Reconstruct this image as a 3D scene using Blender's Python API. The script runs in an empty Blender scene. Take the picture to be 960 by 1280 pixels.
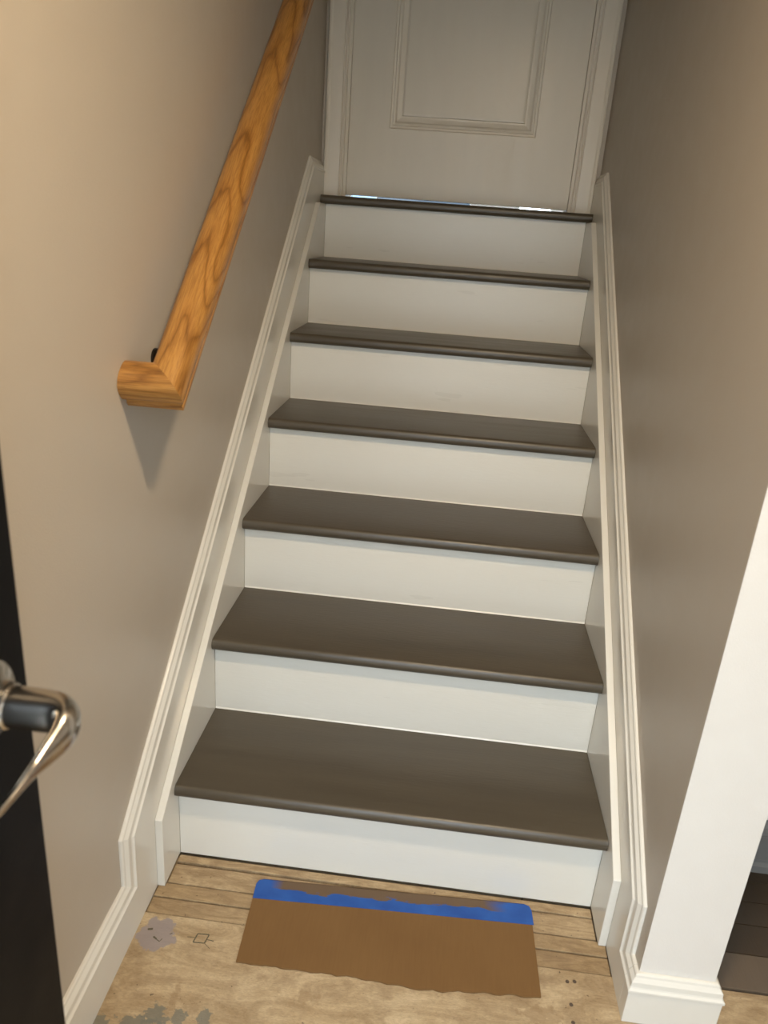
import bpy, bmesh, math, random
from mathutils import Vector, Matrix
random.seed(4)
SC = bpy.context.scene
COL = SC.collection
PI = math.pi

# ------------------------------------------------------------------ camera
def cam_axes(yaw, pitch, roll):
    cy, sy = math.cos(yaw), math.sin(yaw); cp, sp = math.cos(pitch), math.sin(pitch)
    cr, sr = math.cos(roll), math.sin(roll)
    f = Vector((sy*cp, cy*cp, sp)); r0 = Vector((cy, -sy, 0)); u0 = r0.cross(f)
    return r0*cr + u0*sr, u0*cr - r0*sr, f
r_, u_, f_ = cam_axes(-0.0708, -0.3586, 0.0755)
cd = bpy.data.cameras.new('camera'); cam = bpy.data.objects.new('camera', cd); COL.objects.link(cam)
M = Matrix(((r_.x, u_.x, -f_.x, 0), (r_.y, u_.y, -f_.y, 0), (r_.z, u_.z, -f_.z, 0), (0, 0, 0, 1)))
cam.matrix_world = Matrix.Translation((0.4512, -1.1649, 1.2340)) @ M
cd.sensor_fit = 'VERTICAL'; cd.sensor_height = 36; cd.lens = 36*934.6/1280
cd.clip_start = 0.02
cd.dof.use_dof = True; cd.dof.focus_distance = 2.0; cd.dof.aperture_fstop = 7.0
SC.camera = cam

# ------------------------------------------------------------------ world: even, slightly blue overcast sky
wd = bpy.data.worlds.new('sky'); SC.world = wd; wd.use_nodes = True
bg = wd.node_tree.nodes['Background']
bg.inputs[0].default_value = (0.72, 0.86, 1.0, 1); bg.inputs[1].default_value = 8.4

# ------------------------------------------------------------------ lamps
def area(name, loc, target, sx, sy, power, col, portal=False):
    l = bpy.data.lights.new(name, 'AREA'); l.shape = 'RECTANGLE'; l.size = sx; l.size_y = sy
    l.energy = power; l.color = col
    o = bpy.data.objects.new(name, l); COL.objects.link(o); o.location = loc
    d = Vector(target) - Vector(loc)
    o.rotation_euler = d.to_track_quat('-Z', 'Y').to_euler()
    if portal: l.cycles.is_portal = True
    return o
area('doorway_daylight_portal', (0.55, -1.56, 0.97), (0.55, 0, 0.97), 0.86, 1.94, 1, (1, 1, 1), True)
HALL_LAMP = (0.66, -0.675, 2.074); HALL_POWER = 15.5
lamp = bpy.data.lights.new('hall_disc_light', 'AREA'); lamp.shape = 'DISK'; lamp.size = 0.12; lamp.energy = HALL_POWER
lamp.color = (1.0, 0.77, 0.50)
lo = bpy.data.objects.new('hall_disc_light', lamp); COL.objects.link(lo); lo.location = HALL_LAMP

# ------------------------------------------------------------------ exposure
SC.view_settings.view_transform = 'Standard'; SC.view_settings.look = 'None'
SC.view_settings.gamma = 1; SC.view_settings.use_curve_mapping = False
SC.view_settings.exposure = 0.42

# ================================================================== materials
def mat(name, col=(.8, .8, .8), rough=.5, metal=0, spec=.5, coat=0):
    m = bpy.data.materials.new(name); m.use_nodes = True
    b = m.node_tree.nodes['Principled BSDF']
    b.inputs['Base Color'].default_value = (*col, 1); b.inputs['Roughness'].default_value = rough
    b.inputs['Metallic'].default_value = metal; b.inputs['Specular IOR Level'].default_value = spec
    b.inputs['Coat Weight'].default_value = coat
    return m
class NT:
    def __init__(s, m): s.m = m; s.t = m.node_tree; s.b = s.t.nodes['Principled BSDF']
    def n(s, typ, **k):
        x = s.t.nodes.new(typ)
        for a, v in k.items(): setattr(x, a, v)
        return x
    def l(s, a, b): s.t.links.new(a, b)
    def coords(s, scale=(1, 1, 1), loc=(0, 0, 0), rot=(0, 0, 0), kind='Object'):
        c = s.n('ShaderNodeTexCoord'); mp = s.n('ShaderNodeMapping')
        mp.inputs['Scale'].default_value = scale; mp.inputs['Location'].default_value = loc
        mp.inputs['Rotation'].default_value = rot
        s.l(c.outputs[kind], mp.inputs[0]); return mp.outputs[0]
    def noise(s, vec, scale, detail=4, rough=.5, dist=0):
        x = s.n('ShaderNodeTexNoise'); x.inputs['Scale'].default_value = scale
        x.inputs['Detail'].default_value = detail; x.inputs['Roughness'].default_value = rough
        x.inputs['Distortion'].default_value = dist
        s.l(vec, x.inputs['Vector']); return x.outputs['Fac']
    def ramp(s, fac, stops):
        x = s.n('ShaderNodeValToRGB'); e = x.color_ramp.elements
        while len(e) > 1: e.remove(e[-1])
        e[0].position, e[0].color = stops[0][0], (*stops[0][1], 1)
        for p, c in stops[1:]:
            q = e.new(p); q.color = (*c, 1)
        s.l(fac, x.inputs[0]); return x.outputs[0]
    def mix(s, fac, a, b, mode='MIX'):
        x = s.n('ShaderNodeMix', data_type='RGBA', blend_type=mode)
        for i, v in ((0, fac), (6, a), (7, b)):
            if hasattr(v, 'links'): s.l(v, x.inputs[i])
            elif i == 0: x.inputs[0].default_value = v
            else: x.inputs[i].default_value = (*v, 1)
        return x.outputs[2]
    def math(s, op, a, b=None, c=None, clamp=False):
        x = s.n('ShaderNodeMath', operation=op, use_clamp=clamp)
        for i, v in enumerate((a, b, c)):
            if v is None: continue
            if hasattr(v, 'links'): s.l(v, x.inputs[i])
            else: x.inputs[i].default_value = v
        return x.outputs[0]
    def bump(s, h, dist=.001, strength=1):
        x = s.n('ShaderNodeBump'); x.inputs['Distance'].default_value = dist
        x.inputs['Strength'].default_value = strength
        s.l(h, x.inputs['Height']); s.l(x.outputs[0], s.b.inputs['Normal'])
    def col(s, c): s.l(c, s.b.inputs['Base Color'])
    def rough(s, c): s.l(c, s.b.inputs['Roughness'])
G3 = lambda v: (v, v, v)

def painted(name, col, rough, scale, dist, streak=(1, 1, 1), spec=.5, var=.03, rv=.06):
    m = mat(name, col, rough, spec=spec); k = NT(m)
    v = k.coords(streak); f = k.noise(v, scale, 3, .6)
    k.bump(f, dist)
    g = k.noise(k.coords(streak), scale*.05+1.2, 3)
    lo_ = tuple(c*(1-var) for c in col); hi_ = tuple(min(1, c*(1+var)) for c in col)
    k.col(k.ramp(g, [(.3, lo_), (.7, hi_)]))
    k.rough(k.ramp(g, [(.3, G3(rough-rv)), (.7, G3(rough+rv))]))
    return m
WALL = painted('greige_wall_paint', (.485, .43, .357), .42, 420, .00025, spec=.45, var=.015)
ENDW = painted('off_white_wall_paint', (.74, .71, .66), .45, 420, .00025, spec=.4, var=.01)
TRIM = painted('white_gloss_trim_paint', (.74, .715, .645), .22, 25, .00008, (1, 1, 1), var=.006, rv=.02)
RISER = painted('white_riser_paint', (.77, .75, .68), .30, 30, .0003, (1.2, 9, 9), var=.006, rv=.03)
DOORW = painted('white_door_paint', (.70, .645, .545), .35, 60, .00015, (6, 6, 1), var=.015)
TREAD = painted('brown_tread_paint', (.078, .063, .043), .34, 16, .0005, (1.5, 14, 14), var=.10, rv=.05)
TRIM_SHADED = painted('side_room_trim_shaded', (.19, .185, .175), .3, 25, .0001, var=.01)  # white trim with the side room's shade put into its colour
CEIL = mat('ceiling_white', (.78, .75, .70), .8)
BLACK = painted('black_door_paint', (.004, .0036, .0036), .5, 200, .0001, spec=.1, var=.02)
METAL = mat('brushed_nickel', (.50, .46, .41), .22, 1.0)
DARKM = mat('dark_bracket_metal', (.03, .025, .02), .4, .8)
k = NT(METAL); k.rough(k.ramp(k.noise(k.coords((1, 40, 40)), 30, 2), [(.3, G3(.16)), (.7, G3(.27))]))

def oak(name, A, B, C, wob, x0=0.0):
    """flat-sawn oak: nested cathedral arches = level lines of A*x^2 + B*along + C*z + noise"""
    m = mat(name, (.5, .25, .08), .34, spec=.5); k = NT(m)
    co = k.coords(); sp = k.n('ShaderNodeSeparateXYZ'); k.l(co, sp.inputs[0])
    n1 = k.noise(k.coords((14, 2.6, 14)), 1.0, 2, .5); n2 = k.noise(k.coords((60, 12, 60)), 1.0, 2, .5)
    x = k.math('ADD', sp.outputs[0], k.math('MULTIPLY', k.math('SUBTRACT', k.noise(k.coords((1, 1, 1)), 3.0, 1), .5+x0), .05))
    f = k.math('MULTIPLY', k.math('MULTIPLY', x, x), A)
    f = k.math('ADD', f, k.math('MULTIPLY', sp.outputs[1], B))
    f = k.math('ADD', f, k.math('MULTIPLY', sp.outputs[2], C))
    f = k.math('ADD', f, k.math('MULTIPLY', n1, wob)); f = k.math('ADD', f, k.math('MULTIPLY', n2, .55))
    fr = k.math('FRACT', f)
    c1 = k.ramp(fr, [(0, (.27, .115, .024)), (.06, (.40, .18, .042)), (.18, (.49, .235, .06)), (.5, (.53, .265, .07)), (.80, (.50, .24, .06)), (.93, (.36, .16, .035)), (1, (.27, .115, .024))])
    fib = k.noise(k.coords((1, .04, 1)), 700, 2, .6)
    c2 = k.ramp(fib, [(.38, (.55, .51, .45)), (.58, (.86, .87, .85))])
    k.col(k.mix(.85, c1, c2, 'MULTIPLY'))
    k.bump(fib, .0002)
    return m
OAK = oak('oak_stained_cathedral_grain', 1900, 5.5, 50, 2.2)
OAK2 = oak('oak_stained_straight_grain', 300, 3, 90, 2.5)

# plywood and old boards at the stair foot -------------------------------------------------
def wood_floor(name, seed, scale_, stains=False, c_hi=(.63, .485, .30), c_lo=(.36, .25, .135)):
    m = mat(name, c_hi, .6, spec=.3); k = NT(m)
    v = k.coords(scale_, (seed*3.1, seed*1.7, 0))
    a = k.noise(v, 6, 8, .70, 1.8)
    c = k.ramp(a, [(.28, c_lo), (.46, tuple((x+y)/2 for x, y in zip(c_lo, c_hi))), (.62, c_hi), (.8, tuple(min(1, x*1.12) for x in c_hi))])
    fine = k.noise(k.coords((scale_[0]*2, scale_[1]*2, 1), (seed, 0, 0)), 60, 6, .75, .8)
    c = k.mix(.8, c, k.ramp(fine, [(.3, G3(.62)), (.58, G3(1.0))]), 'MULTIPLY')
    lg = k.noise(k.coords((1, 1, 1), (seed*5, 2, 0)), 4.5, 5, .6)
    c = k.mix(.8, c, k.ramp(lg, [(.35, (.74, .68, .60)), (.6, (1, 1, 1))]), 'MULTIPLY')
    # grey dirt and specks
    d = k.noise(k.coords((1, 1, 1), (seed*2, 5, 0)), 14, 5, .65)
    c = k.mix(k.ramp(d, [(.53, G3(0)), (.68, G3(.5))]), c, (.25, .165, .09))
    sp = k.noise(k.coords((1, 1, 1), (seed, 9, 0)), 95, 2, .5)
    c = k.mix(k.ramp(sp, [(.71, G3(0)), (.745, G3(.8))]), c, (.07, .045, .03))
    if stains:
        pos = k.coords()
        sep = k.n('ShaderNodeSeparateXYZ'); k.l(pos, sep.inputs[0]); X, Y = sep.outputs[0], sep.outputs[1]
        wob = k.noise(k.coords(), 38, 4, .6); wob2 = k.noise(k.coords((1, 1, 1), (4, 3, 0)), 60, 4, .65)
        def blob(cx, cy, rx, ry, amp, nz, soft=.06):
            ex = k.math('POWER', k.math('ABSOLUTE', k.math('DIVIDE', k.math('SUBTRACT', X, cx), rx)), 2)
            ey = k.math('POWER', k.math('ABSOLUTE', k.math('DIVIDE', k.math('SUBTRACT', Y, cy), ry)), 2)
            r = k.math('ADD', k.math('SQRT', k.math('ADD', ex, ey)), k.math('MULTIPLY', k.math('SUBTRACT', nz, .5), amp))
            return k.ramp(r, [(.5, G3(1)), (.5+soft, G3(0))])
        c = k.mix(k.math('MULTIPLY', blob(.022, -.190, .062, .062, 1.0, wob), .85), c, (.30, .255, .25))
        for (cx, cy, rx, ry) in ((.055, -.352, .06, .022), (.078, -.335, .035, .028), (.118, -.338, .018, .03), (.157, -.332, .022, .03),
                                 (-.01, -.365, .04, .03), (.25, -.375, .03, .02)):
            c = k.mix(k.math('MULTIPLY', blob(cx, cy, rx, ry, 2.0, wob2, .1), .8), c, (.17, .165, .13))
        for (cx, cy, rx, ry) in ((.097, -.300, .012, .045), (.72, -.24, .05, .03), (.32, -.27, .03, .02)):
            c = k.mix(k.math('MULTIPLY', blob(cx, cy, rx, ry, 2.2, wob2, .2), .5), c, (.28, .18, .09))
    k.col(c); k.bump(fine, .0012)
    return m
PLY = wood_floor('worn_plywood', 1, (1.1, 3.2, 1), True)
BOARDM = [wood_floor('old_floor_board_%s' % w, i+3, (1.6, 9, 1), False, (.60-.03*i, .45-.03*i, .27-.025*i), (.30, .20, .105)) for i, w in enumerate(('pale', 'tan', 'brown', 'grey'))]
PLANK = painted('dark_brown_floor_plank', (.040, .025, .012), .4, 20, .0004, (14, 1.2, 1), var=.08)
PLANK2 = painted('lighter_brown_floor_plank', (.115, .085, .058), .4, 20, .0004, (14, 1.2, 1), var=.08)
CONC = painted('porch_concrete', (.42, .40, .37), .9, 40, .001, var=.1)

CARD = mat('brown_cardboard', (.2, .105, .045), .75, spec=.2); k = NT(CARD)
a = k.noise(k.coords((30, 2, 1)), 9, 3); b2 = k.noise(k.coords((1, 1, 1)), 7, 3)
k.col(k.mix(.5, k.ramp(a, [(.3, (.165, .086, .030)), (.7, (.19, .102, .037))]), k.ramp(b2, [(.3, (.165, .086, .030)), (.7, (.21, .115, .042))])))
TAPE = mat('blue_masking_tape', (.02, .10, .42), .5, spec=.35); k = NT(TAPE)
crd = k.coords(); sp_ = k.n('ShaderNodeSeparateXYZ'); k.l(crd, sp_.inputs[0])
n1 = k.noise(k.coords((7, 30, 1)), 2.4, 4, .6)
# brown paint dragged over the back edge, ragged lower boundary (tape local y: 0 front .. .046 back)
edge = k.math('ADD', k.math('MULTIPLY', sp_.outputs[1], 22), k.math('MULTIPLY', n1, 1.0))
endr = k.math('MULTIPLY', k.math('SUBTRACT', .475, sp_.outputs[0]), 26, clamp=False)
endl = k.math('MULTIPLY', k.math('SUBTRACT', sp_.outputs[0], .028), 40)
msk = k.math('MULTIPLY', k.ramp(edge, [(1.0, G3(0)), (1.0, G3(0))]), 1)
m1 = k.math('MULTIPLY', k.math('SUBTRACT', edge, 1.03), 30, clamp=True)
m1 = k.math('MULTIPLY', m1, k.math('ADD', endl, 0, clamp=True)); m1 = k.math('MULTIPLY', m1, k.math('ADD', endr, k.math('MULTIPLY', n1, 1), clamp=True))
n2 = k.noise(k.coords(), 25, 3)
tape_c = k.ramp(n2, [(.3, (.012, .065, .29)), (.7, (.022, .10, .38))])
k.col(k.mix(m1, tape_c, (.13, .082, .046)))
PENCIL = mat('pencil_line', (.10, .085, .05), .8)
SCREWM = mat('screw_head_metal', (.12, .085, .06), .6, .4)
GLOW = mat('lamp_opal_glass', (.9, .85, .75), .4)
GLOW.node_tree.nodes['Principled BSDF'].inputs['Emission Color'].default_value = (1, .78, .52, 1)
GLOW.node_tree.nodes['Principled BSDF'].inputs['Emission Strength'].default_value = 3
GLASS = mat('window_glass', (1, 1, 1), .02); GLASS.node_tree.nodes['Principled BSDF'].inputs['Transmission Weight'].default_value = 1

# ================================================================== geometry helpers
def link(name, bm, m=None, parent=None, smooth=False, bevel=0, seg=2, **props):
    me = bpy.data.meshes.new(name)
    bmesh.ops.recalc_face_normals(bm, faces=bm.faces)
    bm.to_mesh(me); bm.free()
    if m: me.materials.append(m)
    if smooth:
        for p in me.polygons: p.use_smooth = True
    o = bpy.data.objects.new(name, me); COL.objects.link(o)
    if parent: o.parent = parent
    if bevel:
        b = o.modifiers.new('bevel', 'BEVEL'); b.width = bevel; b.segments = seg; b.limit_method = 'ANGLE'; b.angle_limit = .6
        b.harden_normals = False
    if smooth:
        try:
            me.set_sharp_from_angle(angle=math.radians(38))
        except Exception: pass
    for a, v in props.items(): o[a] = v
    return o
def empty(name, loc=(0, 0, 0), rot=(0, 0, 0), parent=None, **props):
    o = bpy.data.objects.new(name, None); COL.objects.link(o); o.location = loc; o.rotation_euler = rot
    o.empty_display_size = .1
    if parent: o.parent = parent
    for a, v in props.items(): o[a] = v
    return o
def box(bm, x0, x1, y0, y1, z0, z1):
    v = [bm.verts.new((x, y, z)) for z in (z0, z1) for y in (y0, y1) for x in (x0, x1)]
    for f in ((0, 2, 3, 1), (4, 5, 7, 6), (0, 1, 5, 4), (2, 6, 7, 3), (0, 4, 6, 2), (1, 3, 7, 5)):
        bm.faces.new([v[i] for i in f])
def boxes(*bs):
    bm = bmesh.new()
    for b in bs: box(bm, *b)
    return bm
def prism(bm, pts, lo, hi, axis='x'):
    """polygon extruded: axis x takes (y,z) points, y takes (x,z), z takes (x,y)"""
    def P(p, t):
        return {'x': (t, p[0], p[1]), 'y': (p[0], t, p[1]), 'z': (p[0], p[1], t)}[axis]
    a = [bm.verts.new(P(p, lo)) for p in pts]; b = [bm.verts.new(P(p, hi)) for p in pts]
    n = len(pts)
    bm.faces.new(a[::-1]); bm.faces.new(b)
    for i in range(n): bm.faces.new([a[i], a[(i+1) % n], b[(i+1) % n], b[i]])
def loft(bm, rings, closed=True, caps=True):
    vs = [[bm.verts.new(p) for p in r] for r in rings]; n = len(vs[0])
    for a, b in zip(vs, vs[1:]):
        for i in range(n if closed else n-1): bm.faces.new([a[i], a[(i+1) % n], b[(i+1) % n], b[i]])
    if caps: bm.faces.new(vs[0][::-1]); bm.faces.new(vs[-1])
def lathe(bm, prof, n=32, mtx=Matrix()):
    """prof: (radius, height) along local z"""
    rings = [[mtx @ Vector((r*math.cos(2*PI*i/n), r*math.sin(2*PI*i/n), h)) for i in range(n)] for r, h in prof]
    loft(bm, rings)
def offset_path(pts, d):
    """offset a 2-D polyline to its right by d, with mitred corners"""
    out = []
    for i, p in enumerate(pts):
        p = Vector(p)
        def nrm(a, b):
            t = (Vector(b)-Vector(a)).normalized(); return Vector((t.y, -t.x))
        if i == 0: n = nrm(pts[0], pts[1]); out.append(p+n*d)
        elif i == len(pts)-1: n = nrm(pts[-2], pts[-1]); out.append(p+n*d)
        else:
            a, b = nrm(pts[i-1], pts[i]), nrm(pts[i], pts[i+1]); m_ = (a+b).normalized()
            out.append(p+m_*(d/max(.2, m_.dot(a))))
    return out

# measures (metres)
R, T, N, TH, W = .19, .2404, .0250, .0270, .8412
WL, WR = -.03, W+.03               # the stairwell wall faces
YE = -.215                         # near end of the right-hand wall
YB = 1.500                         # wall with the upper door
LAND = 7*R                         # landing height
YF = -1.50                         # front (entry) wall inner face
XR = 2.6

# ================================================================== room shell
K = dict(kind='structure')
floor = link('floor', boxes((-.03, .996, YF, -.148, -.02, 0), (.996, XR, YF, -.144, -.02, 0)), PLY, **K)
link('subfloor', boxes((-.03, XR, YF, 1.6, -.06, -.0205)), PLY, floor)
# strip boards between the plywood and the bottom riser
ys = [-.002, -.026, -.0755, -.110, -.147]
for i in range(4):
    y1, y0 = ys[i], ys[i+1]; g = .0016
    z1 = [-.0005, -.001, -.0002, -.0008][i]
    bm = bmesh.new()
    sk = [.004, 0, 0, 0][i]
    prism(bm, [(0.001 if i < 2 else -.014, y0+g+sk*.9), (W-.001 if i < 2 else W+.014, y0+g), (W-.001 if i < 2 else W+.014, y1-g), (0.001 if i < 2 else -.014, y1-g)], -.019, z1, 'z')
    link('floor_board', bm, BOARDM[(i*3+1) % 4] if i else BOARDM[0], floor, bevel=.0012)
# painted narrow planks of the room to the right, first one lighter
py = [-.142, -.066, .003, .061, .117, .172]
for i in range(5):
    link('floor_plank', boxes((.997, XR, py[i]+.0006, py[i+1]-.0006, -.019, .0055)), PLANK2 if i == 0 else PLANK, floor, bevel=.0012)
# ragged pale splinter line where the plywood meets the planks
bm = bmesh.new(); xx = .998; pts = []
while xx < 1.6:
    pts.append(xx); xx += random.uniform(.006, .02)
lo_e = [bm.verts.new((x, -.150-random.uniform(0, .0035), .0006)) for x in pts]; hi_e = [bm.verts.new((x, -.1442, .0012)) for x in pts]
for i in range(len(pts)-1): bm.faces.new([lo_e[i], lo_e[i+1], hi_e[i+1], hi_e[i]])
link('splintered_edge', bm, BOARDM[0], floor)
# screw heads sunk in the plywood
for (sx, sy) in ((.773, -.170), (.786, -.168), (.774, -.213), (.773, -.245)):
    bm = bmesh.new(); lathe(bm, [(.0036, 0), (.0034, .0006), (.0018, .0007), (.0012, .0002)], 10, Matrix.Translation((sx, sy, .0001)))
    link('screw_head', bm, SCREWM, floor)
# pencilled square with tails
bm = bmesh.new()
def stroke(x0, y0, x1, y1, w=.0016):
    a, b = Vector((x0, y0)), Vector((x1, y1)); t = (b-a).normalized(); n = Vector((-t.y, t.x))*w/2
    prism(bm, [tuple(a-n), tuple(b-n), tuple(b+n), tuple(a+n)], .0001, .0003, 'z')
cx, cy = .106, -.186
q4 = [(cx-.009, cy+.008), (cx+.012, cy+.009), (cx+.009, cy-.009), (cx-.012, cy-.010)]
for i in range(4): stroke(*q4[i], *q4[(i+1) % 4], .0022)
stroke(cx+.010, cy-.001, cx+.024, cy-.0025); stroke(cx-.026, cy-.001, cx-.012, cy-.0005, .001); stroke(cx+.009, cy-.009, cx+.022, cy-.019, .0008)
link('pencil_mark', bm, PENCIL, floor)
bm = bmesh.new(); stroke(.004, -.183, .013, -.181, .004); stroke(.020, -.196, .027, -.200, .0030); stroke(.026, -.200, .034, -.204, .0014); stroke(.034, -.204, .037, -.198, .0012); stroke(.047, -.187, .051, -.184, .0014)
link('paint_chip', bm, PENCIL, floor)

link('wall_left', boxes((-.15, WL, YF-.12, YB+.12, -.06, 3.9)), WALL, **K)
# right wall of the stairs: an L, greige stair side, off-white end
wr = link('wall_right', boxes((WR, .996, YE+.0012, YB+.12, -.06, 3.9)), WALL, **K)
link('wall_end_facing', boxes((WR, .996, YE, YE+.0012, 0, 2.10)), ENDW, wr)
wb = link('wall_back', boxes((-.15, .045, YB, YB+.12, 1.2, 3.9), (.79, 1.0, YB, YB+.12, 1.2, 3.9), (.045, .79, YB, YB+.12, 3.32, 3.9),
                             (-.15, 1.0, YB, YB+.12, -.06, LAND-.03)), WALL, **K)
link('wall_side_room', boxes((.997, XR, .172, .30, -.02, 2.45)), ENDW, **K)
link('wall_front', boxes((-.15, .12, YF-.12, YF, 0, 2.5), (.98, XR, YF-.12, YF, 0, 2.5), (.12, .98, YF-.12, YF, 1.95, 2.5)), WALL, **K)
link('wall_far_right', boxes((XR, XR+.1, YF-.12, .3, 0, 2.5)), ENDW, **K)
link('ceiling', boxes((-.15, XR+.1, YF-.12, YE+.02, 2.10, 2.5), (.997, XR+.1, YE+.0201, .3, 2.10, 2.5)), CEIL, **K)
link('ceiling_stairwell', boxes((-.15, 1.0, YE-.0, YB+.12, 3.9, 4.0)), CEIL, **K)
link('wall_header', boxes((-.15, 1.0, YE-.12, YE, 2.501, 4.0)), WALL, **K)
link('ground_porch', boxes((-6, 8, -12, YF-.13, -.2, -.12)), CONC, **K)
nb = link('wall_low_sky_block', boxes((-9, 10, -8.2, -8, -.2, 4.25)), CONC, **K)  # unseen wall added outside to block the low sky light
# the room beyond the upper door
YR = 5.2
link('wall_upper_room', boxes((-2, -.46, YR, YR+.1, LAND-.05, 3.9), (.50, .87, YR, YR+.1, LAND-.05, 3.9), (1.13, 3, YR, YR+.1, LAND-.05, 3.9),
     (-.46, .50, YR, YR+.1, 3.3, 3.9), (.87, 1.13, YR, YR+.1, 3.3, 3.9), (-.46, .50, YR, YR+.1, LAND-.05, 1.40), (.87, 1.13, YR, YR+.1, LAND-.05, 1.40),
     (-2.1, -2, YB+.12, YR+.1, LAND-.05, 3.9), (3, 3.1, YB+.12, YR+.1, LAND-.05, 3.9)), WALL, **K)
link('floor_upper_room', boxes((-2.1, 3.1, YB+.121, YR+.1, LAND-.1, LAND-.004)), PLANK, **K)
link('ceiling_upper_room', boxes((-2.1, 3.1, YB+.121, YR+.1, 3.9, 4.0)), CEIL, **K)
def window(name, x0, x1, splits, panes):
    z0, z1, f = 1.40, 3.3, .012
    bs = [(x0, x0+f, YR+.02, YR+.08, z0, z1), (x1-f, x1, YR+.02, YR+.08, z0, z1), (x0+f, x1-f, YR+.02, YR+.08, z0, z0+.02), (x0+f, x1-f, YR+.02, YR+.08, z1-.03, z1)]
    bs += [(q-f/2, q+f/2, YR+.021, YR+.079, z0+.02, z1-.03) for q in splits]
    w = link(name, boxes(*bs), TRIM, **K)
    e = [x0+f] + [q for q in splits] + [x1-f]
    for i, m in enumerate(panes):
        link('pane', boxes((e[i]+(f/2 if i else 0), e[i+1]-(f/2 if i < len(panes)-1 else 0), YR+.045, YR+.05, z0+.02, z1-.03)), m, w)
def tinted(name, col):
    m = mat(name, col, .05); m.node_tree.nodes['Principled BSDF'].inputs['Transmission Weight'].default_value = 1
    return m
T1, T2 = tinted('tinted_glass_light', (.10, .15, .19)), tinted('tinted_glass_dark', (.025, .03, .035))
window('window_1', -.46, .50, [-.25], [T1, T2])
window('window_2', .87, 1.13, [], [GLASS])

# ================================================================== skirting with cap moulding
CAP = [(0, 0), (.0045, 0), (.0065, .002), (.0075, .006), (.0105, .010), (.0125, .0125), (.0130, .022), (.0140, .0245), (.0170, .027), (.0170, .0315), (.0150, .034), (0, .034)]   # (out from wall, down)
def cap_yz(name, path, xw, sgn, parent):
    bm = bmesh.new()
    if True:
        offs = [offset_path(path, d) for _, d in CAP]
        rings = [[(xw+sgn*CAP[j][0], offs[j][i].x, offs[j][i].y) for j in range(len(CAP))] for i in range(len(path))]
        loft(bm, rings)
    return link(name, bm, TRIM, parent, bevel=.0006, seg=1)
def skirt(name, path, xw, sgn, ylow):
    o = offset_path(path, .033)
    pts = [tuple(p) for p in o] + [(path[-1][0], LAND-.5), (.9, 0), (path[0][0], 0)]
    bm = bmesh.new(); a, b = sorted((xw, xw+sgn*.015)); prism(bm, pts, a, b, 'x')
    b_ = link(name, bm, TRIM, **K)
    return b_
pl = [(YF, .122), (-.206, .122), (-.206, .225), (1.287, 1.430), (YB-.02, 1.430)]
pr_ = [(YE+.0121, .103), (-.184, .103), (-.184, .211), (1.344, 1.445), (YB-.02, 1.445)]
sl = skirt('baseboard_left', pl, WL, 1, .25)
sr_ = skirt('baseboard_right', pr_, WR, -1, .25)
# paths run towards +y; «right of path» in (y,z) is downwards
for path, xw, sg, par in ((pl, WL, 1, sl), (pr_, WR, -1, sr_)):
    for i, nm in enumerate(('cap_moulding',)*1):
        cap_yz('cap_moulding', path, xw, sg, par)
# skirting round the wall end and on into the side room
def sweep_xy(bm, path, prof, ztop):
    offs = [offset_path(path, d) for d, _ in prof]
    rings = [[(offs[j][i].x, offs[j][i].y, ztop-prof[j][1]) for j in range(len(prof))] for i in range(len(path))]
    loft(bm, rings)
ring = [(WR, YE+.012), (WR, YE), (.996, YE), (.996, .170)]
bm = bmesh.new(); sweep_xy(bm, ring, [(0, .033), (.015, .033), (.015, .103), (0, .103)], .103)
be = link('baseboard_end', bm, TRIM, bevel=.0008, seg=1, **K)
bm = bmesh.new(); sweep_xy(bm, ring, CAP, .103); link('cap_moulding', bm, TRIM, be, bevel=.0006, seg=1)
bm = bmesh.new(); path = [(1.013, .172), (XR, .172)]
sweep_xy(bm, path, [(0, .033), (.015, .033), (.015, .1185), (0, .1185)], .124)
bs = link('baseboard_side_room', bm, TRIM_SHADED, **K)
bm = bmesh.new(); sweep_xy(bm, path, CAP, .124); link('cap_moulding', bm, TRIM_SHADED, bs)
bm = bmesh.new(); sweep_xy(bm, path, [(.0151, .094), (.021, .096), (.0265, .103), (.028, .1185), (.0151, .1185)], .124); link('shoe_moulding', bm, TRIM_SHADED, bs)

# ================================================================== staircase
st = empty('staircase', (W/2, 0, 0), label='straight staircase with brown painted treads and white risers', category='staircase')
def rel(bm):
    bmesh.ops.translate(bm, verts=bm.verts, vec=(-W/2, 0, 0)); return bm
def tread_prof(y0, y1, ztop, th):
    # bull-nosed front: flat top, rounded front, slight flat underside
    r = th/2; pts = []
    for i in range(9):
        a = -PI/2 - PI*i/8
        pts.append((y0+r*.75+r*.75*math.cos(a), ztop-r+r*math.sin(a)))
    return pts + [(y1, ztop), (y1, ztop-th)]
for i in range(1, 7):
    bm = bmesh.new(); prism(bm, tread_prof((i-1)*T-N, i*T+.004, i*R, TH), .0008, W-.0008, 'x')
    link('tread', rel(bm), TREAD, st, smooth=True)
bm = bmesh.new(); prism(bm, tread_prof(6*T-N, YB-.004, LAND, .026), -.0145, W+.0145, 'x')
link('landing_nosing', rel(bm), TREAD, st, smooth=True)
for i in range(7):
    th = TH if i < 6 else .026
    z0 = i*R+.0005 if i else .0015
    link('riser', rel(boxes((.0005, W-.0005, i*T, i*T+.016, z0, (i+1)*R-th))), RISER, st, bevel=.0006, seg=1)
    # thin painted caulk bead where tread meets riser
    if i:
        bm = bmesh.new(); prism(bm, [(i*T, i*R), (i*T-.0022, i*R+.0002), (i*T-.0007, i*R+.0022), (i*T, i*R+.003)], .001, W-.001, 'x')
        link('caulk_bead', rel(bm), RISER, st)
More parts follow.
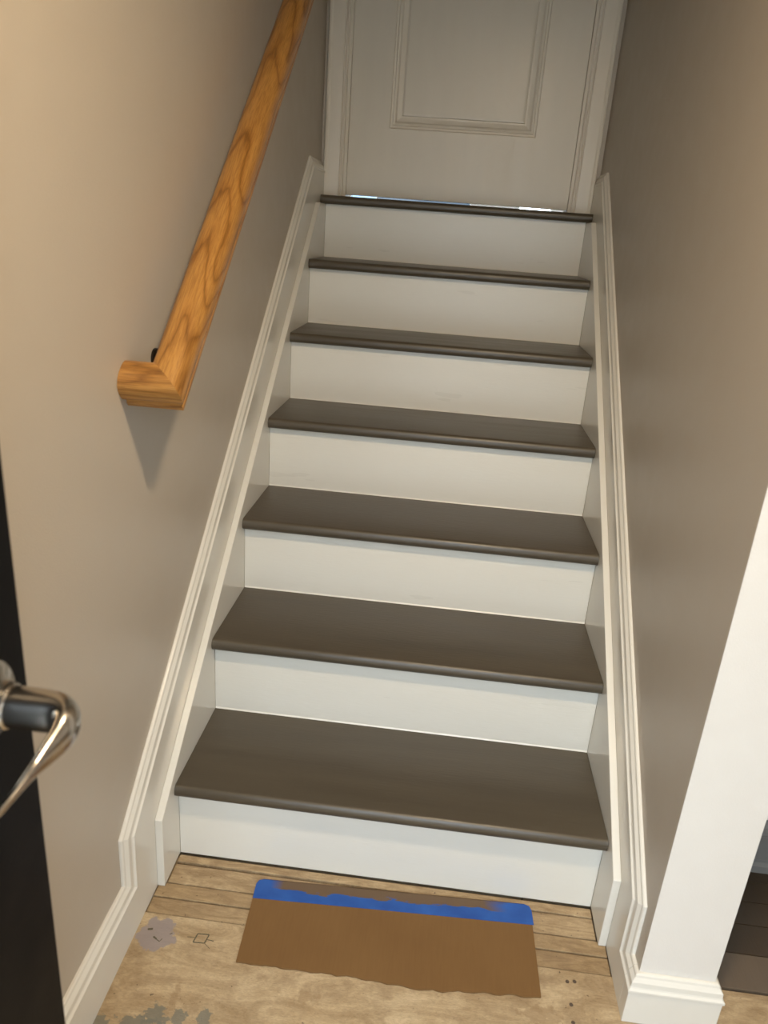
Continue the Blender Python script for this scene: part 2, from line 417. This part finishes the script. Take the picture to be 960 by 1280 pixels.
sp = [(-.087, .001), (-.087, .163), (1.340, 1.3035), (YB-.003, 1.3035), (YB-.003, 1.05), (.2, .001)]
for x0, x1 in ((-.0149, 0), (W, W+.0149)):
    bm = bmesh.new(); prism(bm, sp, x0, x1, 'x'); link('stringer', rel(bm), TRIM, st, bevel=.0015)

# ================================================================== upper door, casing
d1 = empty('door_1', (.055, YB+.012, LAND+.009), kind='structure', label='white panelled door at the head of the stairs')
DW, DH = .728, 1.95
def panel_ring(bm, x0, x1, z0, z1):
    prof = [(0, 0), (.003, .004), (.008, .0045), (.011, .001), (.017, .002), (.022, .006), (.034, .0085), (.0385, .0085), (.040, .002), (.046, .001)]
    rings = [[(x0+d, y, z0+d), (x1-d, y, z0+d), (x1-d, y, z1-d), (x0+d, y, z1-d)] for d, y in prof]
    vs = [[bm.verts.new(p) for p in r] for r in rings]
    for a, b in zip(vs, vs[1:]):
        for i in range(4): bm.faces.new([a[i], a[(i+1) % 4], b[(i+1) % 4], b[i]])
    bm.faces.new(vs[-1])
    return vs[0]
pans = [(.130, .598, .205, .87), (.130, .598, 1.02, 1.80)]
# slab: a face with holes, made from strips
bm = bmesh.new()
X = [0, .130, .598, DW]; Z = [0, .205, .87, 1.02, 1.80, DH]
for i in range(3):
    for j in range(5):
        if i == 1 and j in (1, 3): continue
        bm.faces.new([bm.verts.new(p) for p in ((X[i], 0, Z[j]), (X[i+1], 0, Z[j]), (X[i+1], 0, Z[j+1]), (X[i], 0, Z[j+1]))])
bmesh.ops.remove_doubles(bm, verts=bm.verts, dist=1e-5)
v = [(0, 0), (DW, 0), (DW, DH), (0, DH)]
fr = [bm.verts.new((a, 0, b)) for a, b in v]; bk = [bm.verts.new((a, .035, b)) for a, b in v]
bm.faces.new(bk)
for i in range(4): bm.faces.new([fr[i], bk[i], bk[(i+1) % 4], fr[(i+1) % 4]])
bmesh.ops.remove_doubles(bm, verts=bm.verts, dist=1e-5)
link('door_slab', bm, DOORW, d1)
for p in pans:
    bm = bmesh.new(); panel_ring(bm, *p); link('door_panel', bm, DOORW, d1)
# knob for the upper part, on the right
kn = empty('door_knob', (DW-.06, 0, .90), parent=d1)
bm = bmesh.new(); lathe(bm, [(.030, 0), (.030, .004), (.026, .008), (.012, .010), (.011, .030), (.020, .036), (.027, .048), (.026, .058), (.016, .065), (.001, .066)], 28, Matrix.Rotation(PI/2, 4, 'X'))
link('knob', bm, METAL, kn, smooth=True)
# casing: stepped colonial profile  (offset from inner edge, depth)
CS = [(0, 0), (0, .009), (.003, .011), (.007, .011), (.009, .008), (.012, .008), (.014, .012), (.030, .014), (.050, .016), (.056, .018), (.062, .018), (.064, .016), (.064, 0)]
cas = link('trim_1', boxes((.045, .0545, YB-.001, YB+.11, LAND, LAND+DH+.03)), DOORW, **K)
for nm, xi, s_ in (('side_casing', .045, -1), ('side_casing', .793, 1)):
    bm = bmesh.new(); prism(bm, [(xi+s_*a, YB-d) for a, d in CS], LAND+.0, LAND+DH+.02, 'z')
    link(nm, bm, DOORW, cas, bevel=.0006, seg=1)
bm = bmesh.new(); prism(bm, [(YB-d, LAND+DH+.02+a) for a, d in CS], -.019, .857, 'x'); link('head_casing', bm, DOORW, cas)
link('jamb', boxes((.7838, .793, YB-.001, YB+.11, LAND, LAND+DH+.03)), DOORW, cas)
link('jamb', boxes((.0450, .0540, YB-.0012, YB+.006, LAND, LAND+DH+.03)), DOORW, cas, bevel=.001)
link('head_jamb', boxes((.0545, .7838, YB, YB+.11, LAND+DH+.018, LAND+DH+.03)), DOORW, cas)

# ================================================================== handrail (profile swept in the plane of the slope, mitred, returned to the wall)
ang = math.atan(.828)
hr = empty('handrail', (.0362, -.062, .971), (ang, 0, 0), label='oak handrail with mitred return fixed on the left wall', category='handrail')
HH = [(.0215, 0), (.0218, .0065), (.0205, .0075), (.0192, .011), (.0190, .016), (.0205, .0195), (.0245, .0215), (.0280, .0235), (.0292, .029), (.0294, .036), (.0285, .043), (.0255, .0495), (.0200, .0550), (.0130, .0582), (.005, .0595)]
HP = HH + [(-u, h) for u, h in HH[::-1]]
# rail: cross axis x, along +y.  At the mitre the cut follows y = x (outer corner at x=+u, y=-u)
bm = bmesh.new(); L = 1.86
loft(bm, [[(u, -u, h) for u, h in HP], [(u, L*.5, h) for u, h in HP], [(u, L, h) for u, h in HP]])
link('rail', bm, OAK, hr, smooth=True)
# the return is modelled along its own +y so that its grain runs along it, then turned a quarter
bm = bmesh.new(); xe = .0662-.0004
loft(bm, [[(u, u, h) for u, h in HP], [(u, xe, h) for u, h in HP]])
# local +y -> parent -x : rotate +90 deg about z ; local +x -> parent +y
rt = link('rail_return', bm, OAK2, hr, smooth=True); rt.rotation_euler = (0, 0, PI/2)
# bracket: rose on the wall, arm, saddle (one low, one high)
def bracket(s):
    b = empty('rail_bracket', (0, s, 0), parent=hr)
    bm = bmesh.new(); lathe(bm, [(.017, 0), (.017, .003), (.013, .006), (.007, .008)], 24, Matrix.Translation((-.0660, 0, -.030)) @ Matrix.Rotation(PI/2, 4, 'Y'))
    link('rosette', bm, DARKM, b, smooth=True)
    bm = bmesh.new(); rings = []
    pth = [(-.060, -.030), (-.035, -.032), (-.012, -.028), (-.002, -.016), (0, -.004)]
    for i, (px, pz) in enumerate(pth):
        a_, b_ = pth[max(0, i-1)], pth[min(len(pth)-1, i+1)]; t = Vector((b_[0]-a_[0], 0, b_[1]-a_[1])).normalized(); n = Vector((-t.z, 0, t.x))
        rings.append([Vector((px, 0, pz)) + (n*math.cos(c) + Vector((0, 1, 0))*math.sin(c))*.006 for c in [2*PI*q/12 for q in range(12)]])
    loft(bm, rings); link('arm', bm, DARKM, b, smooth=True)
    link('saddle', boxes((-.014, .014, -.03, .03, -.004, -.0002)), DARKM, b, bevel=.001)
bracket(.10); bracket(1.35)

# ================================================================== open black entry door
XD = .139
d2 = empty('door_2', (XD, YF+.012, .012), kind='structure', label='open black entry door with a curved nickel lever')
DL = (-.676) - (YF+.012)
link('door_slab', boxes((-.044, 0, 0, DL, 0, 1.925)), BLACK, d2, bevel=.0015)
link('latch_plate', boxes((-.034, -.010, DL+.0001, DL+.0015, .825, .885)), METAL, d2)
for z in (.18, .95, 1.72):
    bm = bmesh.new(); lathe(bm, [(.006, -.045), (.006, .045)], 12, Matrix.Translation((-.050, .004, z))); link('hinge', bm, METAL, d2, smooth=True)
HY, HZ = -.733-(YF+.012), .893-.012
lv = empty('lever_handle', (0, HY, HZ), parent=d2, label='curved lever handle in polished nickel')
bm = bmesh.new(); MX = Matrix.Rotation(PI/2, 4, 'Y')
lathe(bm, [(.0325, 0), (.0325, .003), (.031, .0065), (.027, .0095), (.0215, .0115), (.0185, .0135), (.0170, .0175), (.0168, .022), (.0155, .0235), (.0145, .0235)], 48, MX)
link('rose', bm, METAL, lv, smooth=True)
bm = bmesh.new()
# neck runs out along +x, turns and sweeps back along -y as a wave: (x, y, z, half width vertical, half thickness, twist)
PTH = [(.010, 0, 0, .0157, .0157, 0), (.030, 0, 0, .0155, .0155, 0), (.050, 0, 0, .0155, .0155, 0), (.059, -.001, 0, .0155, .0140, 0), (.067, -.006, -.001, .0155, .0112, 0),
       (.070, -.014, -.003, .0155, .0090, -.05), (.0690, -.022, -.006, .0140, .0075, -.15), (.0665, -.033, -.009, .0128, .0060, -.3), (.0635, -.046, -.012, .0122, .0046, -.5),
       (.0610, -.060, -.015, .0115, .0036, -.65), (.0590, -.076, -.018, .0105, .0030, -.7), (.0575, -.092, -.019, .0096, .0028, -.6), (.0565, -.105, -.018, .0082, .0026, -.5), (.056, -.112, -.017, .0045, .0020, -.4)]
rings = []; n = 24
for i, (x, y, z, hv, ht, tw) in enumerate(PTH):
    a_, b_ = Vector(PTH[max(0, i-1)][:3]), Vector(PTH[min(len(PTH)-1, i+1)][:3]); t = (b_-a_).normalized()
    up = Vector((0, 0, 1)); sd = t.cross(up).normalized(); up = sd.cross(t).normalized()
    q = Matrix.Rotation(tw, 3, t); sd, up = q @ sd, q @ up
    rings.append([Vector((x, y, z)) + sd*ht*math.cos(2*PI*j/n) + up*hv*math.sin(2*PI*j/n) for j in range(n)])
loft(bm, rings)
o = link('lever', bm, METAL, lv, smooth=True); s = o.modifiers.new('subsurf', 'SUBSURF'); s.levels = s.render_levels = 1

# ================================================================== ceiling lamp above the hall
cl = empty('ceiling_lamp', (HALL_LAMP[0], HALL_LAMP[1], 2.10), label='flat round ceiling lamp above the entry hall', category='lamp')
bm = bmesh.new(); lathe(bm, [(.088, 0), (.088, -.008), (.080, -.016), (.068, -.018), (.066, -.014), (.066, 0)], 40); link('rim', bm, TRIM, cl, smooth=True)
bm = bmesh.new(); lathe(bm, [(.065, -.010), (.065, -.014), (.03, -.016), (.002, -.0165)], 40); link('diffuser', bm, GLOW, cl, smooth=True)

# ================================================================== cardboard sheet with tape
A, B, C_, D = Vector((.182, -.224)), Vector((.722, -.211)), Vector((.719, -.018)), Vector((.175, -.043))
cbn = empty('cardboard_sheet', (A.x, A.y, 0), (0, 0, 0), label='torn brown cardboard strip lying on the floor before the stairs', category='cardboard')
def L2(p): return (p.x-A.x, p.y-A.y)
bm = bmesh.new(); low = []
n = 60
for i in range(n+1):
    f = i/n; p = A.lerp(B, f); dy = (.010*math.sin(PI*f*1.0) - .012*math.sin(PI*f)**1) + .0012*math.sin(f*71)+random.uniform(-.0011, .0011) - .010*math.exp(-((f-.62)/.16)**2)*.8
    low.append((p.x-A.x, p.y-A.y+dy))
r = .012
Cn, Dn = Vector(L2(C_)), Vector(L2(D))
top = [(Cn.x, Cn.y-r), (Cn.x-.004, Cn.y-.004), (Cn.x-r, Cn.y), (Dn.x+r, Dn.y), (Dn.x+.004, Dn.y-.004), (Dn.x, Dn.y-r)]
prism(bm, low+top, .0008, .0044, 'z')
link('cardboard', bm, CARD, cbn)
# tape laid over the back edge (own local frame along the back edge)
dv = (C_-D); tl = dv.length; ta = math.atan2(dv.y, dv.x)
bm = bmesh.new(); tw = .046
pt = [(-.001, -.0), (tl*.5, .0006), (tl+.001, 0), (tl+.001, tw-r), (tl-.003, tw-.003), (tl-r, tw+.0005), (r, tw+.0005), (.003, tw-.003), (-.001, tw-r)]
prism(bm, pt, .0044, .0048, 'z')
prism(bm, [(.012, tw-.0002), (tl-.012, tw-.0002), (tl-.012, tw+.0008), (.012, tw+.0008)], .0006, .0048, 'z')
tp = link('masking_tape', bm, TAPE, cbn, label='blue masking tape smeared with brown paint')
nrm = Vector((-math.sin(ta), math.cos(ta)))
o2 = D - nrm*tw
tp.location = (o2.x-A.x, o2.y-A.y, 0); tp.rotation_euler = (0, 0, ta)
